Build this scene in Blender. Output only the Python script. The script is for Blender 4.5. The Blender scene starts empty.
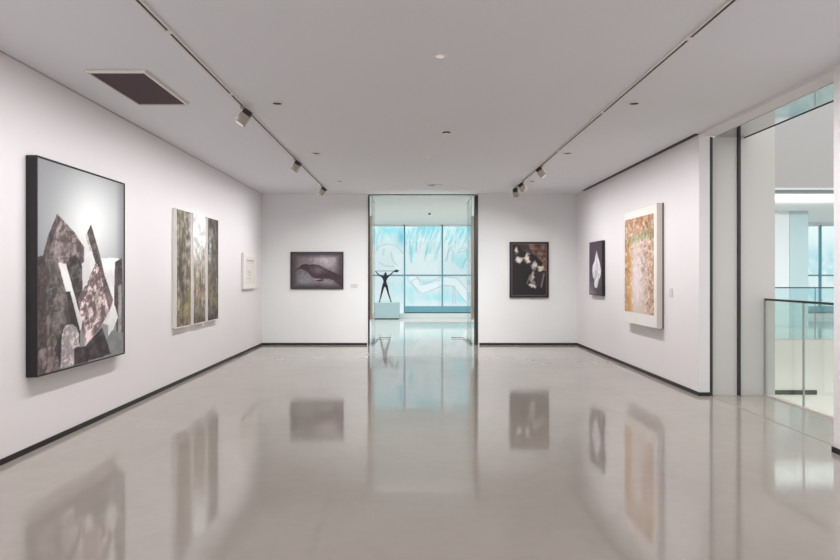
import bpy, bmesh, math, random
import numpy as np
from mathutils import Vector, Matrix

scene = bpy.context.scene
COL = scene.collection
random.seed(4)

# ------------------------------------------------------------------ helpers
def lin(c):
    out = []
    for v in c[:3]:
        v = v / 255.0
        out.append(v / 12.92 if v <= 0.04045 else ((v + 0.055) / 1.055) ** 2.4)
    return tuple(out)

def lin4(c):
    return lin(c) + (1.0,)

def new_mat(name):
    m = bpy.data.materials.new(name)
    m.use_nodes = True
    nt = m.node_tree
    b = nt.nodes.get('Principled BSDF')
    return m, nt, b

def mat(name, rgb, rough=0.6, metal=0.0, var=0.04, scale=6.0, bump=0.0, bscale=80.0, spec=0.5):
    """procedural paint / metal: base colour with a soft noise variation"""
    m, nt, b = new_mat(name)
    tc = nt.nodes.new('ShaderNodeTexCoord')
    nz = nt.nodes.new('ShaderNodeTexNoise')
    nz.inputs['Scale'].default_value = scale
    nz.inputs['Detail'].default_value = 4
    nt.links.new(tc.outputs['Object'], nz.inputs['Vector'])
    mx = nt.nodes.new('ShaderNodeMix'); mx.data_type = 'RGBA'
    c = lin(rgb)
    mx.inputs[6].default_value = tuple(max(0, v * (1 - var)) for v in c) + (1,)
    mx.inputs[7].default_value = tuple(min(1, v * (1 + var)) for v in c) + (1,)
    nt.links.new(nz.outputs['Fac'], mx.inputs[0])
    nt.links.new(mx.outputs[2], b.inputs['Base Color'])
    b.inputs['Roughness'].default_value = rough
    b.inputs['Metallic'].default_value = metal
    b.inputs['Specular IOR Level'].default_value = spec
    if bump:
        n2 = nt.nodes.new('ShaderNodeTexNoise'); n2.inputs['Scale'].default_value = bscale
        nt.links.new(tc.outputs['Object'], n2.inputs['Vector'])
        bp = nt.nodes.new('ShaderNodeBump'); bp.inputs['Strength'].default_value = bump
        bp.inputs['Distance'].default_value = 0.01
        nt.links.new(n2.outputs['Fac'], bp.inputs['Height'])
        nt.links.new(bp.outputs['Normal'], b.inputs['Normal'])
    return m

def glass_mat(name, tint, refl=0.08, milk=0.0, milk_rgb=(220, 232, 228)):
    m = bpy.data.materials.new(name); m.use_nodes = True
    nt = m.node_tree; nt.nodes.clear()
    out = nt.nodes.new('ShaderNodeOutputMaterial')
    tr = nt.nodes.new('ShaderNodeBsdfTransparent'); tr.inputs[0].default_value = lin4(tint)
    df = nt.nodes.new('ShaderNodeBsdfDiffuse'); df.inputs[0].default_value = lin4(milk_rgb)
    m0 = nt.nodes.new('ShaderNodeMixShader'); m0.inputs[0].default_value = milk
    nt.links.new(tr.outputs[0], m0.inputs[1]); nt.links.new(df.outputs[0], m0.inputs[2])
    gl = nt.nodes.new('ShaderNodeBsdfGlossy'); gl.inputs['Roughness'].default_value = 0.02
    fr = nt.nodes.new('ShaderNodeFresnel'); fr.inputs[0].default_value = 1.45
    ge = nt.nodes.new('ShaderNodeNewGeometry')
    mi = nt.nodes.new('ShaderNodeMix'); mi.data_type = 'FLOAT'
    mi.inputs[2].default_value = 1.45; mi.inputs[3].default_value = 1 / 1.45
    nt.links.new(ge.outputs['Backfacing'], mi.inputs[0]); nt.links.new(mi.outputs[0], fr.inputs[0])
    mu = nt.nodes.new('ShaderNodeMath'); mu.operation = 'MULTIPLY'; mu.inputs[1].default_value = refl / 0.04
    mu.use_clamp = True
    nt.links.new(fr.outputs[0], mu.inputs[0])
    mx = nt.nodes.new('ShaderNodeMixShader')
    nt.links.new(mu.outputs[0], mx.inputs[0])
    nt.links.new(m0.outputs[0], mx.inputs[1])
    nt.links.new(gl.outputs[0], mx.inputs[2])
    nt.links.new(mx.outputs[0], out.inputs[0])
    return m

class MB:
    """collects shapes, links them as ONE mesh object"""
    def __init__(self):
        self.bm = bmesh.new()
    def box(self, x0, x1, y0, y1, z0, z1, bev=0.0):
        r = bmesh.ops.create_cube(self.bm, size=1.0)
        vs = r['verts']
        bmesh.ops.scale(self.bm, vec=(abs(x1 - x0), abs(y1 - y0), abs(z1 - z0)), verts=vs)
        bmesh.ops.translate(self.bm, vec=((x0 + x1) / 2, (y0 + y1) / 2, (z0 + z1) / 2), verts=vs)
        if bev:
            es = list({e for v in vs for e in v.link_edges})
            bmesh.ops.bevel(self.bm, geom=es, offset=bev, segments=2, affect='EDGES', profile=0.6)
        return self
    def quad(self, pts):
        vs = [self.bm.verts.new(p) for p in pts]
        self.bm.faces.new(vs)
        return self
    def cyl(self, c, r, h, seg=32, r2=None, axis='Z'):
        g = bmesh.ops.create_cone(self.bm, cap_ends=True, segments=seg, radius1=r, radius2=r if r2 is None else r2, depth=h)
        if axis == 'X':
            bmesh.ops.rotate(self.bm, cent=(0, 0, 0), matrix=Matrix.Rotation(math.pi / 2, 3, 'Y'), verts=g['verts'])
        if axis == 'Y':
            bmesh.ops.rotate(self.bm, cent=(0, 0, 0), matrix=Matrix.Rotation(math.pi / 2, 3, 'X'), verts=g['verts'])
        bmesh.ops.translate(self.bm, vec=c, verts=g['verts'])
        return self
    def ring(self, c, r0, r1, h, seg=40):
        """flat annulus with thickness, hanging down from c"""
        cx, cy, cz = c
        rows = []
        for rr, zz in ((r0, cz), (r1, cz), (r1, cz - h * .4), (r0 + (r1 - r0) * .4, cz - h), (r0, cz - h * .7)):
            rows.append([self.bm.verts.new((cx + rr * math.cos(2 * math.pi * k / seg), cy + rr * math.sin(2 * math.pi * k / seg), zz)) for k in range(seg)])
        n = len(rows)
        for i in range(n):
            a, b = rows[i], rows[(i + 1) % n]
            for k in range(seg):
                self.bm.faces.new((a[k], a[(k + 1) % seg], b[(k + 1) % seg], b[k]))
        return self
    def tube(self, pts, r, seg=10):
        pts = [Vector(p) for p in pts]
        rs = r if isinstance(r, (list, tuple)) else [r] * len(pts)
        rings = []
        for i, p in enumerate(pts):
            d = (pts[min(i + 1, len(pts) - 1)] - pts[max(i - 1, 0)]).normalized()
            up = Vector((0, 0, 1)) if abs(d.z) < 0.9 else Vector((0, 1, 0))
            a = d.cross(up).normalized(); b = d.cross(a).normalized()
            rings.append([self.bm.verts.new(p + (a * math.cos(2 * math.pi * k / seg) + b * math.sin(2 * math.pi * k / seg)) * rs[i]) for k in range(seg)])
        for a, b in zip(rings, rings[1:]):
            for k in range(seg):
                self.bm.faces.new((a[k], a[(k + 1) % seg], b[(k + 1) % seg], b[k]))
        self.bm.faces.new(rings[0][::-1]); self.bm.faces.new(rings[-1])
        return self
    def build(self, name, material, parent=None, smooth=False, origin=None):
        bmesh.ops.recalc_face_normals(self.bm, faces=self.bm.faces)
        me = bpy.data.meshes.new(name)
        if origin is not None:
            bmesh.ops.translate(self.bm, vec=-Vector(origin), verts=self.bm.verts)
        self.bm.to_mesh(me); self.bm.free()
        if smooth:
            for p in me.polygons: p.use_smooth = True
        o = bpy.data.objects.new(name, me); COL.objects.link(o)
        if origin is not None: o.location = origin
        if material: me.materials.append(material)
        if parent: o.parent = parent
        return o

def struct(o):
    o['kind'] = 'structure'
    return o

def tag(o, label, cat, group=None):
    o['label'] = label; o['category'] = cat
    if group: o['group'] = group
    return o

def empty(name, loc=(0, 0, 0), rot=None):
    o = bpy.data.objects.new(name, None); COL.objects.link(o)
    o.empty_display_size = 0.1
    o.location = loc
    if rot is not None: o.rotation_euler = rot
    return o

def copy_tree(o):
    c = o.copy(); COL.objects.link(c)
    for ch in list(o.children):
        d = copy_tree(ch); d.parent = c
    return c

# ------------------------------------------------------------------ materials
M = {}
M['wall'] = mat('white_wall_paint', (227, 223, 225), 0.75, var=0.012, scale=1.5, bump=0.03, bscale=220, spec=0.25)
M['wall_cool'] = mat('cool_white_paint', (222, 228, 230), 0.75, var=0.012, scale=1.5, spec=0.25)
M['wall_warm'] = mat('warm_grey_panel_paint', (226, 223, 220), 0.6, var=0.012, scale=1.5, spec=0.3)
M['ceiling'] = mat('ceiling_paint', (226, 227, 232), 0.85, var=0.012, scale=0.9, spec=0.2)
M['dark'] = mat('charcoal_baseboard', (32, 27, 30), 0.55, var=0.1)
M['black_frame'] = mat('black_frame_paint', (27, 21, 25), 0.4, var=0.08)
M['channel'] = mat('dark_metal_channel', (54, 52, 52), 0.4, metal=0.4, var=0.1)
M['bronze'] = mat('bronze_pull', (158, 142, 124), 0.4, metal=0.25, var=0.12)
M['steel'] = mat('brushed_steel', (150, 150, 148), 0.3, metal=0.9, var=0.05)
M['rail_dark'] = mat('dark_rail_metal', (72, 68, 66), 0.4, metal=0.6, var=0.1)
M['lamp_body'] = mat('beige_lamp_body', (170, 162, 150), 0.45, metal=0.1, var=0.05)
M['lamp_back'] = mat('dark_heat_sink', (58, 52, 52), 0.5, metal=0.3, var=0.1)
M['white_metal'] = mat('white_enamel', (226, 220, 216), 0.4, var=0.02)
M['cream_frame'] = mat('cream_white_frame', (232, 228, 224), 0.5, var=0.02)
M['side_wood'] = mat('pale_wood_side', (196, 186, 176), 0.55, var=0.05)
M['pale_side'] = mat('pale_frame_side', (214, 206, 200), 0.55, var=0.03)
M['plinth'] = mat('pale_blue_plinth_paint', (166, 188, 194), 0.6, var=0.02)
M['sculpt'] = mat('dark_bronze', (38, 36, 40), 0.45, metal=0.35, var=0.25, scale=30, bump=0.2, bscale=60)
M['mullion'] = mat('hazed_teal_mullion', (104, 160, 174), 0.45, metal=0.1, var=0.05)  # distance haze put into the frame colour as teal
M['sill'] = mat('teal_window_band', (112, 168, 184), 0.4, var=0.05)
M['panel'] = mat('grey_panel_paint', (203, 200, 198), .6, var=.012, scale=1.5, spec=.3)
M['soffit'] = mat('polished_soffit_metal', (200, 198, 196), 0.06, metal=1.0, var=0.01)
M['glass'] = glass_mat('facade_glass', (246, 252, 253), 0.03)
M['door_glass'] = glass_mat('door_leaf_glass', (236, 248, 248), 0.05, milk=0.45, milk_rgb=(232, 242, 244))
M['rail_glass'] = glass_mat('green_rail_glass', (247, 251, 248), 0.04, milk=0.03)
M['far_glass'] = glass_mat('cyan_rail_glass', (238, 248, 250), .04, milk=.03)
M['plaque'] = mat('pale_plaque', (206, 202, 202), 0.5, var=0.02)

def emit_mat(name, rgb, st):
    m = bpy.data.materials.new(name); m.use_nodes = True
    b = m.node_tree.nodes['Principled BSDF']
    b.inputs['Base Color'].default_value = lin4(rgb)
    b.inputs['Emission Color'].default_value = lin4(rgb)
    b.inputs['Emission Strength'].default_value = st
    return m
M['lens_on'] = emit_mat('lit_lens', (250, 244, 238), .35)

# polished concrete floor
def floor_material():
    m, nt, b = new_mat('polished_concrete')
    tc = nt.nodes.new('ShaderNodeTexCoord')
    n1 = nt.nodes.new('ShaderNodeTexNoise'); n1.inputs['Scale'].default_value = 0.55; n1.inputs['Detail'].default_value = 6
    n1.inputs['Roughness'].default_value = 0.6; n1.inputs['Distortion'].default_value = 0.6
    nt.links.new(tc.outputs['Object'], n1.inputs['Vector'])
    n2 = nt.nodes.new('ShaderNodeTexNoise'); n2.inputs['Scale'].default_value = 9; n2.inputs['Detail'].default_value = 5
    nt.links.new(tc.outputs['Object'], n2.inputs['Vector'])
    mxf = nt.nodes.new('ShaderNodeMix'); mxf.data_type = 'FLOAT'; mxf.inputs[0].default_value = 0.25
    nt.links.new(n1.outputs['Fac'], mxf.inputs[2]); nt.links.new(n2.outputs['Fac'], mxf.inputs[3])
    rp = nt.nodes.new('ShaderNodeValToRGB')
    rp.color_ramp.elements[0].position = 0.3; rp.color_ramp.elements[0].color = lin4((158, 150, 142))
    rp.color_ramp.elements[1].position = 0.7; rp.color_ramp.elements[1].color = lin4((171, 163, 155))
    nt.links.new(mxf.outputs[0], rp.inputs[0])
    nt.links.new(rp.outputs[0], b.inputs['Base Color'])
    # roughness varies a little with the trowel marks
    mr = nt.nodes.new('ShaderNodeMapRange')
    mr.inputs[3].default_value = 0.045; mr.inputs[4].default_value = 0.105
    nt.links.new(n1.outputs['Fac'], mr.inputs[0])
    nt.links.new(mr.outputs[0], b.inputs['Roughness'])
    b.inputs['IOR'].default_value = 1.85
    mp = nt.nodes.new('ShaderNodeMapping'); mp.inputs['Scale'].default_value = (1.0, 1.6, 1.0)
    nt.links.new(tc.outputs['Object'], mp.inputs[0])
    n3 = nt.nodes.new('ShaderNodeTexNoise'); n3.inputs['Scale'].default_value = 1.5; n3.inputs['Detail'].default_value = 0.5
    nt.links.new(mp.outputs[0], n3.inputs['Vector'])
    bp = nt.nodes.new('ShaderNodeBump'); bp.inputs['Strength'].default_value = 0.12; bp.inputs['Distance'].default_value = 0.012
    nt.links.new(n3.outputs['Fac'], bp.inputs['Height'])
    nt.links.new(bp.outputs['Normal'], b.inputs['Normal'])
    return m
M['floor'] = floor_material()

# ------------------------------------------------------------------ measures
CAM_H = 1.6
XL, XR = -3.48, 3.83          # gallery side walls
YB = 13.9                     # end wall
H = 3.5                       # gallery ceiling
YN = -5.0                     # the gallery goes on behind the viewer
OPEN0, OPEN1 = 5.45, 8.0      # opening in the right-hand wall
XD0, XD1 = -1.02, 1.53       # doorway in the end wall
ZD = 3.455
HF = 3.58                     # ceiling of the far hall
YV = 15.0                     # far edge of the atrium
YW = 23.2                     # window front
XA = 18.5                     # far side of the atrium
XV = 4.77                     # edge of the floor at the atrium
XP = 4.87

# ------------------------------------------------------------------ setting
f = MB()
f.quad([(XL, YN, 0), (XR + .14, YN, 0), (XR + .14, OPEN1, 0), (XL, OPEN1, 0)])
f.quad([(XL, OPEN1, 0), (XR, OPEN1, 0), (XR, YB, 0), (XL, YB, 0)])
f.quad([(XR + .14, OPEN0 - .3, 0), (XV, OPEN0 - .3, 0), (XV, 8.13, 0), (XR + .14, 8.13, 0)])
f.quad([(XD0, YB, 0), (XD1, YB, 0), (XD1, 14.1, 0), (XD0, 14.1, 0)])
f.quad([(-6, 14.1, 0), (XP, 14.1, 0), (XP, YW + .4, 0), (-6, YW + .4, 0)])
f.quad([(XP, YV, 0), (XA, YV, 0), (XA, YW + .4, 0), (XP, YW + .4, 0)])
struct(f.build('floor', M['floor']))

c = MB()
c.box(XL, XR, YN, YB, H, H + .08)
struct(c.build('ceiling', M['ceiling']))
c = MB()
c.box(-6, XP, 14.1, YW, HF, HF + .1)
c.box(XP, XA, YV + .06, YW, 3.66, 3.749)
struct(c.build('ceiling.001', M['wall_cool']))

struct(MB().box(XL - .2, XL, YN, YB + .2, 0, H + .08).build('wall_left', M['wall']))
w = MB()
w.box(XL, XD0, YB, YB + .2, 0, H + .08)
w.box(XD1, XR + .2, YB, YB + .2, 0, H + .08)
w.box(XD0, XD1, YB, YB + .2, ZD + .03, H + .08)
struct(w.build('wall_back', mat('end_wall_paint', (227, 228, 228), .75, var=.012, scale=1.5, bump=.03, bscale=220, spec=.25)))
w = MB()
w.box(XR, XR + .14, OPEN1, YB, 0, H + .08)
w.box(XR, XR + .14, YN, OPEN0, 0, H + .08)
struct(w.build('wall_right', M['wall']))
# header across the opening with a polished underside
hd = empty('trim_1'); struct(hd)
MB().box(XR, XR + .64, OPEN0, OPEN1, 3.462, H + .08).build('header', M['wall'], hd)
MB().box(4.05, 4.46, OPEN0, OPEN1 + .05, 3.456, 3.4615).build('polished_soffit', M['soffit'], hd)
MB().box(4.461, 4.471, OPEN0, OPEN1 + .05, 3.448, 3.4615).build('edge_strip', M['channel'], hd)
# folded panels closing the side of the opening
pn = empty('wall_side'); struct(pn)
MB().box(XR + .142, 4.012, 8.005, 8.1, 0, 3.455).build('channel', M['channel'], pn)
MB().box(4.014, 4.362, 8.05, 8.13, 0, 3.455).build('panel', M['panel'], pn)
MB().box(4.364, 4.396, 8.02, 8.13, 0, 3.455).build('channel', M['channel'], pn)
MB().box(4.398, XP, 8.05, 8.13, 0, 7.0).build('panel', M['panel'], pn)
MB().box(XP - .1, XP, 8.13, YV, -4.5, 7.0).build('panel', M['panel'], pn)
struct(MB().box(-6.2, -6, 14.1, YW, 0, HF).build('wall_hall', M['wall_cool']))
# atrium shell
w = MB()
w.box(XP, XA, YV, YV + .15, -4.5, -.001)           # slab front and the wall below it
struct(w.build('wall_atrium', M['wall_warm']))
w = MB(); w.box(XP, XA, YV, YV + .15, 3.801, 8.0)             # wall of the floor above
struct(w.build('wall_upper', mat('grey_upper_wall', (178, 175, 175), .7, var=.01)))
struct(MB().box(XP, XA, YV - .03, YV + .15, 3.75, 3.80).build('trim_2', M['wall_cool']))
struct(MB().box(XP, XA, YV, YV + .055, 3.665, 3.749).build('trim_7', mat('grey_edge', (140, 146, 150), .6)))
struct(MB().box(XA, XA + .2, YN, YW, -4.5, 8.0).build('wall_east', M['wall_warm']))
struct(MB().box(XV - .1, XA, YN, YV, -4.6, -4.5).build('floor.001', M['floor']))
w = MB()
w.box(XV - .1, XV, OPEN0 - .3, 8.05, -4.5, -.02)
w.box(XR + .14, XR + .3, YN, OPEN0, -4.5, 8.0)
w.box(XR + .64, XR + .76, OPEN0, 8.05, H + .081, 8.0)
struct(w.build('wall_lower', M['wall_warm']))
struct(MB().box(XP + .01, 10.1, YV - .04, YV - .001, -1.36, -1.25).build('trim_3', M['channel']))  # dark strip stands in for the shade in the recess under the slab
# inner wall and return in the hall beyond the atrium
struct(MB().box(6.0, 11.95, 19.0, 19.25, 0, 3.66).build('wall_hall.001', M['wall_cool']))
struct(MB().box(11.96, 12.55, 19.0, 19.6, 0, 3.66).build('wall_hall.002', mat('pale_blue_wall_paint', (186, 206, 210), .6, var=.02)))

# baseboards
struct(MB().box(XL, XL + .012, YN, YB, 0, .05).build('baseboard_left', M['dark']))
b = MB(); b.box(XL + .012, XD0 - .02, YB - .012, YB, 0, .05); b.box(XD1 + .03, XR - .012, YB - .012, YB, 0, .05)
struct(b.build('baseboard_back', M['dark']))
b = MB(); b.box(XR - .012, XR, OPEN1 - .012, YB, 0, .05); b.box(XR, XR + .14, OPEN1 - .012, OPEN1, 0, .05)
b.box(XR - .012, XR, YN, OPEN0, 0, .05); b.box(XR - .012, XR + .14, OPEN0, OPEN0 + .012, 0, .05)
struct(b.build('baseboard_right', M['dark']))
# shadow gaps between walls and ceiling, floor joint at the opening
struct(MB().box(XR - .055, XR - .001, 8.02, 13.3, H - .012, H + .0).build('trim_4', M['dark']))
struct(MB().box(XL + .001, XL + .02, YN, YB, H - .006, H).build('trim_5', mat('soft_gap', (188, 180, 184), .8)))
struct(MB().box(XR + .145, XR + .157, OPEN0, 8.0, 0, .002).build('trim_6', mat('floor_joint', (146, 137, 125), .4)))

# doorway: dark jamb frame and two glass leaves swung open into the hall
dr = empty('door_1'); struct(dr)
fr = MB()
fr.box(XD0, XD0 + .03, YB - .012, YB + .2, 0, ZD)
fr.box(XD1 - .075, XD1, YB - .012, YB + .2, 0, ZD)
fr.box(XD0, XD1, YB - .012, YB + .2, ZD + .015, ZD + .03)
fr.build('door_frame', M['channel'], dr)
for s, x in ((1, XD0 + .07), (-1, XD1 - .125)):
    leaf = MB().box(min(x, x + s * .012), max(x, x + s * .012), 14.11, 15.25, .06, 3.42).build('door_leaf', M['door_glass'], dr)
    MB().box(min(x, x + s * .014), max(x, x + s * .014), 14.11, 15.25, 0.01, .058).build('bottom_rail', M['steel'], leaf)
    MB().box(min(x, x + s * .014), max(x, x + s * .014), 14.11, 15.25, 3.422, 3.46).build('top_rail', M['steel'], leaf)
    p = MB()
    px0 = x - s * .038; px1 = x + s * .02
    p.box(min(px0, px1), max(px0, px1), 14.02, 14.10, .58, 3.0, .004)
    p.build('pull_handle', M['bronze'], leaf)
    MB().tube([(x - s * .01, 14.0, .02), (x + s * .05, 14.08, .02), (x + s * .07, 14.6, .022), (x + s * .09, 15.2, .022), (x + s * .12, 15.36, .022), (x + s * .4, 15.42, .022)], .008).build('floor_stop', M['channel'], dr)

# ------------------------------------------------------------------ window front of the hall
wn = empty('window_1'); struct(wn)
xs = [-0.29 + 1.46 * k for k in range(-4, 13)]
for x in xs:
    MB().box(x - .03, x + .03, YW - .06, YW + .04, .17, HF).build('mullion', M['mullion'], wn)
MB().box(-6, XA, YW - .035, YW + .035, 1.595, 1.655).build('transom', M['mullion'], wn)
bd = MB().box(-.29, XA, YW - .09, YW - .065, .20, .44).build('sill_band', M['sill'], wn)
MB().box(-.29, XA, YW - .12, YW - .065, .165, .20).build('sill_edge', M['rail_dark'], wn)
MB().box(-6, XA, YW - .06, YW + .04, 3.52, 3.66).build('head_frame', M['wall_cool'], wn)
MB().box(-6, XA, YW - .2, YW + .12, 0, .165).build('kerb', M['wall_cool'], wn)
for a, b_ in zip(xs, xs[1:]):
    MB().box(a + .04, b_ - .04, YW - .006, YW + .006, .17, 3.52).build('glass_pane', M['glass'], wn)

# ------------------------------------------------------------------ painted surfaces
F = 600.0; CX, CY = 412.0, 276.0
rng = np.random.RandomState(7)
def vnoise(u, v, seed=0):
    """smooth value noise on arrays"""
    r = np.random.RandomState(seed)
    tab = r.rand(64, 64)
    iu = np.floor(u).astype(int); iv = np.floor(v).astype(int)
    fu = u - iu; fv = v - iv
    fu = fu * fu * (3 - 2 * fu); fv = fv * fv * (3 - 2 * fv)
    a = tab[iu % 64, iv % 64]; b = tab[(iu + 1) % 64, iv % 64]
    c_ = tab[iu % 64, (iv + 1) % 64]; d = tab[(iu + 1) % 64, (iv + 1) % 64]
    return (a * (1 - fu) + b * fu) * (1 - fv) + (c_ * (1 - fu) + d * fu) * fv
def fbm(u, v, sc, seed=0, oct_=5, gain=.55):
    t = np.zeros_like(u); amp = 1; tot = 0
    for k in range(oct_):
        t += amp * vnoise(u * sc * 2 ** k + 3.1 * k, v * sc * 2 ** k + 7.7 * k, seed + k); tot += amp; amp *= gain
    return t / tot
def smooth(a, b, x):
    t = np.clip((x - a) / (b - a), 0, 1)
    return t * t * (3 - 2 * t)
def inside(x, y, poly):
    r = np.zeros(x.shape, bool)
    n = len(poly)
    for i in range(n):
        x0, y0 = poly[i]; x1, y1 = poly[(i + 1) % n]
        if y0 == y1: continue
        c_ = ((y0 > y) != (y1 > y)) & (x < (x1 - x0) * (y - y0) / (y1 - y0) + x0)
        r ^= c_
    return r
def seg_d(x, y, a, b):
    ax, ay = a; bx, by = b
    dx, dy = bx - ax, by - ay
    t = np.clip(((x - ax) * dx + (y - ay) * dy) / (dx * dx + dy * dy + 1e-9), 0, 1)
    return np.hypot(x - ax - t * dx, y - ay - t * dy)
def line_d(x, y, pts):
    d = np.full(x.shape, 1e9)
    for a, b in zip(pts, pts[1:]): d = np.minimum(d, seg_d(x, y, a, b))
    return d
def mixc(img, col, w):
    w = np.asarray(w, float)[..., None]
    col = np.asarray(col, float)
    return img * (1 - w) + col * w

def art_mat(name, rough=0.45, spec=0.35, transl=0.0):
    m, nt, b = new_mat(name)
    at = nt.nodes.new('ShaderNodeAttribute'); at.attribute_name = 'paint'
    nt.links.new(at.outputs['Color'], b.inputs['Base Color'])
    b.inputs['Roughness'].default_value = rough
    b.inputs['Specular IOR Level'].default_value = spec
    if transl:
        tl = nt.nodes.new('ShaderNodeBsdfTranslucent')
        nt.links.new(at.outputs['Color'], tl.inputs[0])
        mx = nt.nodes.new('ShaderNodeMixShader'); mx.inputs[0].default_value = transl
        out = nt.nodes['Material Output']
        nt.links.new(b.outputs[0], mx.inputs[1]); nt.links.new(tl.outputs[0], mx.inputs[2])
        nt.links.new(mx.outputs[0], out.inputs[0])
    return m
M['print'] = art_mat('printed_paper', .4, .3)
M['paint'] = art_mat('oil_paint', .55, .3)
M['scrim'] = art_mat('printed_scrim', .8, .1, 0.5)

def painted(name, material, p0, pu, pv, nu, nv, fn, parent=None):
    """flat painted sheet: corner p0, edges pu and pv; fn(U, V, X, Z) gives sRGB 0..255 per vertex.
    X, Z are drawing coordinates measured on the sheet (see the callers)"""
    p0 = Vector(p0); pu = Vector(pu); pv = Vector(pv)
    u = np.linspace(0, 1, nu + 1); v = np.linspace(0, 1, nv + 1)
    U, V = np.meshgrid(u, v)
    P = np.array(p0)[None, None] + U[..., None] * np.array(pu) + V[..., None] * np.array(pv)
    dx = CX + P[..., 0] / P[..., 1] * F
    dy = CY - (P[..., 2] - CAM_H) / P[..., 1] * F
    img = np.clip(fn(U, V, dx, dy), 0, 255) / 255.0
    L = np.where(img <= 0.04045, img / 12.92, ((img + .055) / 1.055) ** 2.4)
    me = bpy.data.meshes.new(name)
    idx = np.arange((nu + 1) * (nv + 1)).reshape(nv + 1, nu + 1)
    faces = np.stack([idx[:-1, :-1], idx[:-1, 1:], idx[1:, 1:], idx[1:, :-1]], -1).reshape(-1, 4)
    me.from_pydata(P.reshape(-1, 3).tolist(), [], faces.tolist())
    ca = me.color_attributes.new('paint', 'FLOAT_COLOR', 'POINT')
    rgba = np.concatenate([L.reshape(-1, 3), np.ones((L.shape[0] * L.shape[1], 1))], 1).astype(np.float32)
    ca.data.foreach_set('color', rgba.ravel())
    me.materials.append(material)
    o = bpy.data.objects.new(name, me); COL.objects.link(o)
    if parent: o.parent = parent
    return o

# ---- 1: the large black-framed photograph
def art_slabs(U, V, x, y):
    n = fbm(U * 6, V * 7, 1.0, 3); n2 = fbm(U * 20 + 3 * n, V * 17 - 4 * n, 1.0, 11); n3 = fbm(U * 52, V * 46, 1, 21, 3)
    # backdrop: studio sweep, pale in the middle
    g = np.exp(-(((x - 90) / 33) ** 2 + ((y - 226) / 52) ** 2))
    img = np.zeros(U.shape + (3,)) + np.array((146, 147, 151))
    img = mixc(img, (232, 235, 235), g)
    img = mixc(img, (126, 123, 128), smooth(.86, 1.0, U) * .7)
    tex = n2 * .55 + n3 * .2 + fbm(U * 8 + V * 5, V * 22 - U * 9, 1, 28) * .25
    vein = np.abs(fbm(U * 13 + 2 * n, V * 15, 1, 51, 4) - .5) * 2
    tex = np.clip(tex + .16 * smooth(.12, .0, vein) - .22 * smooth(.05, .0, np.abs(fbm(U * 9 - V * 4, V * 12, 1, 57, 4) - .5)), 0, 1)
    def stone(poly, dark, light, a=.36, b=.66, t=None):
        t = tex if sum(light) < 690 else n
        a, b = .34, .70
        nonlocal img
        m = inside(x, y, poly)
        col = np.asarray(dark)[None, None] + (np.asarray(light) - np.asarray(dark))[None, None] * smooth(a, b, t)[..., None]
        img = np.where(m[..., None], col * (1.12 if sum(light) < 690 else 1), img)
    stone([(82, 236), (100, 258), (118, 258), (121, 262), (119, 300), (108, 325), (92, 320), (78, 300), (72, 262)], (214, 212, 213), (240, 240, 240))
    stone([(115, 262), (122, 258), (123, 332), (117, 338), (114, 300)], (52, 45, 46), (89, 79, 79))
    stone([(118.5, 286), (121.5, 284), (121.5, 334), (118.5, 337)], (123, 118, 118), (157, 153, 152))
    stone([(86, 235), (91, 224), (100, 255), (105, 277), (98, 270), (92, 252)], (59, 51, 51), (112, 102, 100))
    stone([(85, 234), (87, 233), (93, 253), (90, 252)], (158, 154, 153), (225, 220, 220))
    stone([(42, 259), (48, 236), (57, 214), (63, 220), (75, 233), (84, 247), (84, 262), (76, 268), (44, 266)], (78, 67, 67), (148, 137, 136), .38, .62)
    stone([(42, 259), (48, 236), (57, 214), (62, 219), (55, 232), (50, 250), (47, 262)], (58, 50, 51), (96, 85, 84))
    # dark arch behind the white strip
    stone([(66, 300), (66, 264), (69, 258), (74, 255), (79, 258), (82, 266), (83, 300), (80, 318)], (46, 41, 42), (100, 92, 91))
    # big slab
    stone([(35, 257), (54, 253), (59, 262), (66, 285), (71, 300), (75, 330), (64, 340), (60, 372), (35, 380)], (67, 60, 60), (121, 112, 110), .36, .64)
    stone([(35, 257), (44, 256), (46, 290), (47, 345), (55, 362), (35, 380)], (55, 47, 48), (89, 77, 76))
    stone([(35, 352), (52, 346), (60, 355), (61, 374), (35, 380)], (66, 55, 55), (137, 124, 122), .4, .6)
    # pinkish shard in the middle
    stone([(96, 262), (88, 281), (78, 298), (82, 330), (85, 346), (100, 328), (112, 306), (113, 299), (103, 276)], (94, 80, 80), (226, 206, 204), .36, .6)
    stone([(100, 270), (105, 276), (113, 300), (109, 312), (104, 290)], (75, 64, 64), (119, 105, 102))
    # white strip
    stone([(58, 262), (66, 264), (82, 322), (81, 331), (75, 322), (66, 292)], (214, 211, 212), (240, 238, 238))
    stone([(66, 292), (70, 291), (80, 330), (80, 350), (73, 352), (72, 330)], (47, 40, 41), (73, 64, 64))
    # white and grey pieces low on the far side
    stone([(108, 315), (115, 306), (118, 317), (112, 333), (108, 338)], (206, 202, 204), (236, 234, 234))
    stone([(106, 340), (112, 330), (122, 333), (122, 353), (109, 356)], (110, 112, 112), (126, 128, 128))
    stone([(86, 346), (102, 327), (111, 354), (73, 366), (72, 348)], (38, 31, 34), (77, 67, 68), .5, .8)
    stone([(54, 350), (62, 330), (70, 322), (66, 340), (62, 366)], (45, 38, 39), (70, 60, 60))
    # rounded pale stone in front
    stone([(60.5, 368), (62, 334), (64, 328), (68, 324.5), (73, 324.5), (77, 328), (79, 335), (79.5, 346), (74.5, 348), (74.5, 364)], (135, 127, 129), (218, 208, 210), .36, .64)
    return img

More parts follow.
